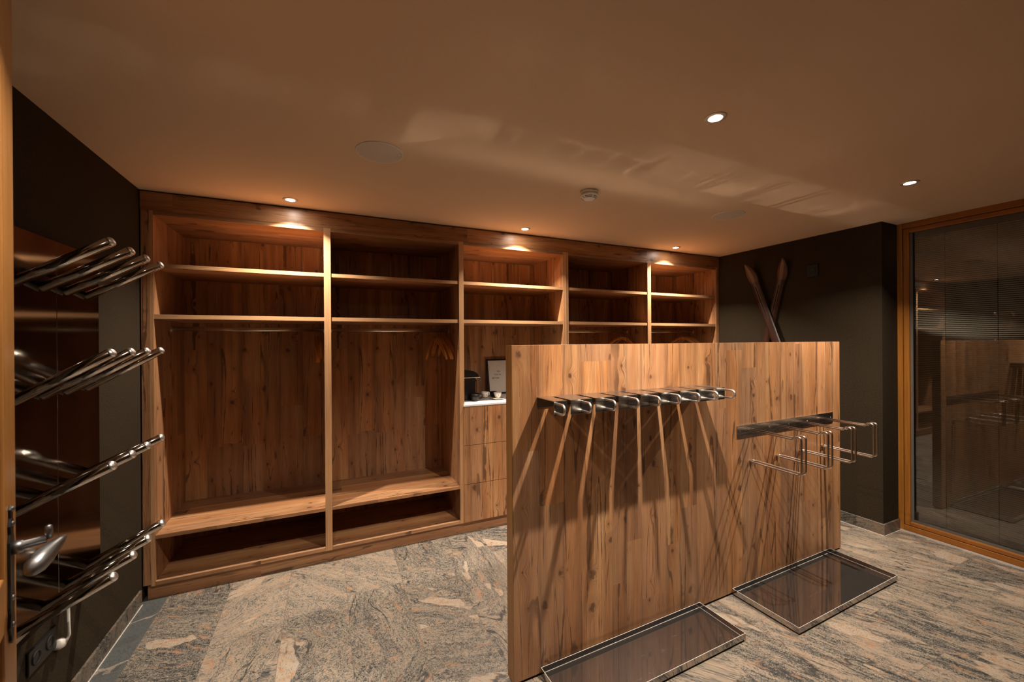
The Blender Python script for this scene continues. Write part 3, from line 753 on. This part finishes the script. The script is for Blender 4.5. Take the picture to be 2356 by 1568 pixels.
# ------------------------------------------------------------------ crossed skis
def ski(label, ytop, ztop, ybot_at, zref, xoff, wid):
    dy, dz = ybot_at-ytop, zref-ztop; ln = math.hypot(dy, dz); ang = math.atan2(dy, -dz)
    t = thing('ski', label, 'ski', (XR-xoff, ytop, ztop)); t['group'] = 'crossed old skis on the brown wall'
    Rx = Matrix.Rotation(ang, 4, 'X')
    # local: -Z runs down the ski, Y is width, X is away from wall (negative = into room)
    def mk(z0, z1, steps, fn, nm, mat):
        bm = bmesh.new(); rings = []
        for i in range(steps+1):
            z = z0+(z1-z0)*i/steps; hw, th_, xc = fn(-z)
            rings.append([bm.verts.new((xc+a*th_, b*hw, z)) for a, b in ((-0.5, -0.82), (-1, -0.35), (-1, 0.35), (-0.5, 0.82), (0, 1), (0.0, -1))])
        for i in range(steps):
            for k in range(6): bm.faces.new((rings[i][k], rings[i][(k+1) % 6], rings[i+1][(k+1) % 6], rings[i+1][k]))
        bm.faces.new(rings[0]); bm.faces.new(rings[-1][::-1])
        bmesh.ops.transform(bm, matrix=Rx, verts=bm.verts)
        return obj(nm, bm, mat, t)
    def tipf(s_):
        k = min(s_/0.20, 1.0); hw = wid*math.sin(min(1.0, (s_+0.012)/0.15)*PI/2)**0.8
        if s_ > 0.15: hw = wid*(1-0.15*(s_-0.15)/0.05)
        return hw, 0.012, -0.045*(1-k)**1.7
    mk(0, -0.20, 12, tipf, 'tip', M['skitip'])
    def bodyf(s_):
        c = abs(s_-1.0)/0.8
        return wid*(0.80+0.05*min(c, 1)**2), 0.018 if 0.6 < s_ < 1.35 else 0.014, -0.0005
    bo = mk(-0.2005, -1.90, 16, bodyf, 'ski_body', M['ski'])
    bm = bmesh.new(); box(bm, -0.018, -0.014, -0.004, 0.004, -1.8, -0.25); bmesh.ops.transform(bm, matrix=Rx, verts=bm.verts)
    obj('groove', bm, M['rubber'], bo)
    bm = bmesh.new(); box(bm, -0.045, -0.016, -wid*0.9, wid*0.9, -1.06, -0.98); bmesh.ops.transform(bm, matrix=Rx, verts=bm.verts)
    obj('binding', bm, M['ironb'], t)
    return t
ski('old dark wooden ski leaning across in front, its rusty tip nearest the wardrobe corner', 2.752, 2.318, 2.478, 1.543, 0.050, 0.050)
ski('old dark wooden ski crossing behind, its tip nearest the wall socket', 2.396, 2.322, 2.590, 1.543, 0.018, 0.050)

# ------------------------------------------------------------------ ceiling fittings
names = ['ceiling spotlight above the middle of the divider', 'ceiling spotlight nearest the window', 'ceiling spotlight over the first wardrobe post beside the tube rack', 'ceiling spotlight over the coffee niche bay', 'ceiling spotlight over the corner wardrobe bay', 'ceiling spotlight between the open door and the divider end']
sp0 = None
for i, ((lx, ly, lp), nm) in enumerate(zip(LIGHTS, names)):
    lab = 'round lit recessed '+nm
    if i == 0:
        sp0 = thing('ceiling_spotlight', lab, 'ceiling light', (lx, ly, ZC), 0, 'recessed ceiling spotlights')
        obj('trim_ring', lathe(bmesh.new(), [(0.026, 0.0), (0.0265, -0.004), (0.030, -0.0048), (0.040, -0.0045), (0.0445, -0.0015), (0.0445, 0.0)], seg=40), M['ring'], sp0)
        obj('lamp_lens', lathe(bmesh.new(), [(0.0, -0.0015), (0.0258, -0.0015), (0.0258, 0.0), (0, 0.0)], seg=32), M['glow'], sp0)
        o = sp0
    else: o = dup(sp0, (lx, ly, ZC), 0, lab)
    lamp_objs[i]['_of'] = o.name
for lo in lamp_objs:
    o = bpy.data.objects[lo['_of']]; del lo['_of']; lo.location = (0, 0, -0.006); lo.parent = o
s0_ = thing('ceiling_speaker', 'round grey ceiling speaker with a tiny badge, nearer the tube rack', 'speaker', (0.243, 2.060, ZC), 0, 'flush ceiling speakers')
obj('grille', lathe(bmesh.new(), [(0.0, -0.0045), (0.104, -0.0045), (0.107, -0.004), (0.107, 0.0)], seg=56), M['grille'], s0_)
obj('rim', lathe(bmesh.new(), [(0.1072, 0.0), (0.1072, -0.0045), (0.110, -0.005), (0.1115, -0.0015), (0.1115, 0)], seg=56), M['white'], s0_)
bd = obj('badge', B(0.085, 0.092, -0.028, -0.014, -0.0062, -0.0042), M['white'], s0_)
s1_ = thing('ceiling_speaker', 'round grey ceiling speaker nearer the window and skis', 'speaker', (2.722, 2.055, ZC), 0, 'flush ceiling speakers')
for ch in list(s0_.children):
    if ch.name.startswith('badge'): continue
    c = ch.copy(); COL.objects.link(c); c.parent = s1_
t = thing('smoke_detector', 'white conical smoke detector with dark slots on the ceiling', 'smoke detector', (1.488, 2.076, ZC))
obj('base', lathe(bmesh.new(), [(0.0, 0.0), (0.054, 0.0), (0.055, -0.016), (0.052, -0.018), (0, -0.018)], seg=40), M['white'], t)
bdy = obj('body', lathe(bmesh.new(), [(0.050, -0.018), (0.057, -0.026), (0.055, -0.032), (0.030, -0.052), (0.018, -0.056), (0.0, -0.057)], seg=40), M['white'], t)
bm = bmesh.new()
for rr, zz in ((0.0475, -0.0392), (0.040, -0.0452)):
    for a0, a1 in ((-2.75, -1.75), (-1.55, -0.95), (-0.75, 0.2), (0.5, 1.4), (1.7, 2.6), (-3.15, -3.0)):
        n_ = 8; prev = None
        for k in range(n_+1):
            a = a0+(a1-a0)*k/n_
            v1 = bm.verts.new(((rr+0.0009)*math.cos(a), (rr+0.0009)*math.sin(a), zz)); v2 = bm.verts.new(((rr-0.0016)*math.cos(a), (rr-0.0016)*math.sin(a), zz-0.0021))
            if prev: bm.faces.new((prev[0], v1, v2, prev[1]))
            prev = (v1, v2)
o = obj('vent_slots', bm, M['black'], bdy); sm = o.modifiers.new('s', 'SOLIDIFY'); sm.thickness = 0.0008; sm.offset = 0
for i, chx in enumerate('21-2'):
    a = -1.86+0.105*i
    text_mesh('number', chx, 0.010, M['ink'], t, Matrix.Rotation(a+PI/2, 4, 'Z') @ Matrix.Translation((0, -0.0552, -0.012)) @ Matrix.Rotation(PI/2, 4, 'X'))

# ------------------------------------------------------------------ open door leaf at the left edge
hx, hy = -0.6672, 1.3520                 # free edge
ld_ = Vector((0.315, -0.949, 0)).normalized(); ang = math.atan2(ld_.y, ld_.x)
dr = bpy.data.objects.new('door_1', None); COL.objects.link(dr); dr.location = (hx, hy, 0); dr.rotation_euler = (0, 0, ang); struct(dr)
# local: X from free edge to hinge, +Y = side facing the room/camera
W, T = 0.90, 0.05
bm = bmesh.new()
box(bm, 0, 0.115, -T, 0, 0.008, 2.44); box(bm, W-0.115, W, -T, 0, 0.008, 2.44)
for z0, z1 in ((0.008, 0.20), (0.93, 1.05), (2.32, 2.44)): box(bm, 0.115, W-0.115, -T, 0, z0, z1)
obj('door_leaf', bm, M['doorw'], dr, bevel=0.004)
bm = bmesh.new(); box(bm, 0.115, W-0.115, -T+0.012, -0.012, 0.20, 0.93); box(bm, 0.115, W-0.115, -T+0.012, -0.012, 1.05, 2.32)
obj('door_panel', bm, M['doorw'], dr)
ax = 0.072; zh = 1.097
bm = bmesh.new()
prof = [(0.0, 0.150), (0.010, 0.140), (0.008, 0.118), (0.017, 0.100), (0.012, 0.080), (0.020, 0.060), (0.021, 0.0), (0.018, -0.05), (0.022, -0.10), (0.017, -0.12), (0.023, -0.150), (0.012, -0.175), (0.010, -0.190), (0.0, -0.200)]
poly = [(ax+a, zh-0.035+b*0.88) for a, b in prof]+[(ax-a, zh-0.035+b*0.88) for a, b in prof[-2:0:-1]]
prism(bm, poly, 'y', 0.0, 0.005)
hp = obj('handle_plate', bm, M['ironb'], dr, bevel=0.0012)
for zz in (zh+0.088, zh+0.055, zh-0.11, zh-0.17):
    mt = Matrix.Translation((ax, 0.005, zz)) @ Matrix.Rotation(-PI/2, 4, 'X')
    obj('rivet', lathe(bmesh.new(), [(0.0062, 0), (0.005, 0.003), (0, 0.0045)], mt, 14), M['iron'], hp)
bm = bmesh.new(); tube(bm, [(ax, 0.004, zh), (ax, 0.020, zh), (ax, 0.022, zh+0.001), (ax, 0.055, zh+0.004)], [0.0150, 0.0135, 0.0105, 0.0085], 18)
lathe(bm, [(0.0, 0.0), (0.006, 0.001), (0.0075, 0.018), (0.006, 0.030), (0.0, 0.034)], Matrix.Translation((ax-0.004, 0.058, zh+0.002)), 14)
# egg-shaped grip running back towards the hinge
gp = [(ax-0.022, 0.082, zh-0.006), (ax-0.006, 0.074, zh-0.010), (ax+0.014, 0.062, zh-0.017), (ax+0.034, 0.052, zh-0.026), (ax+0.052, 0.044, zh-0.034), (ax+0.066, 0.040, zh-0.040), (ax+0.072, 0.039, zh-0.043)]
tube(bm, gp, [0.004, 0.0110, 0.0165, 0.0205, 0.0195, 0.0125, 0.004], 18)
obj('lever', bm, M['iron'], dr)
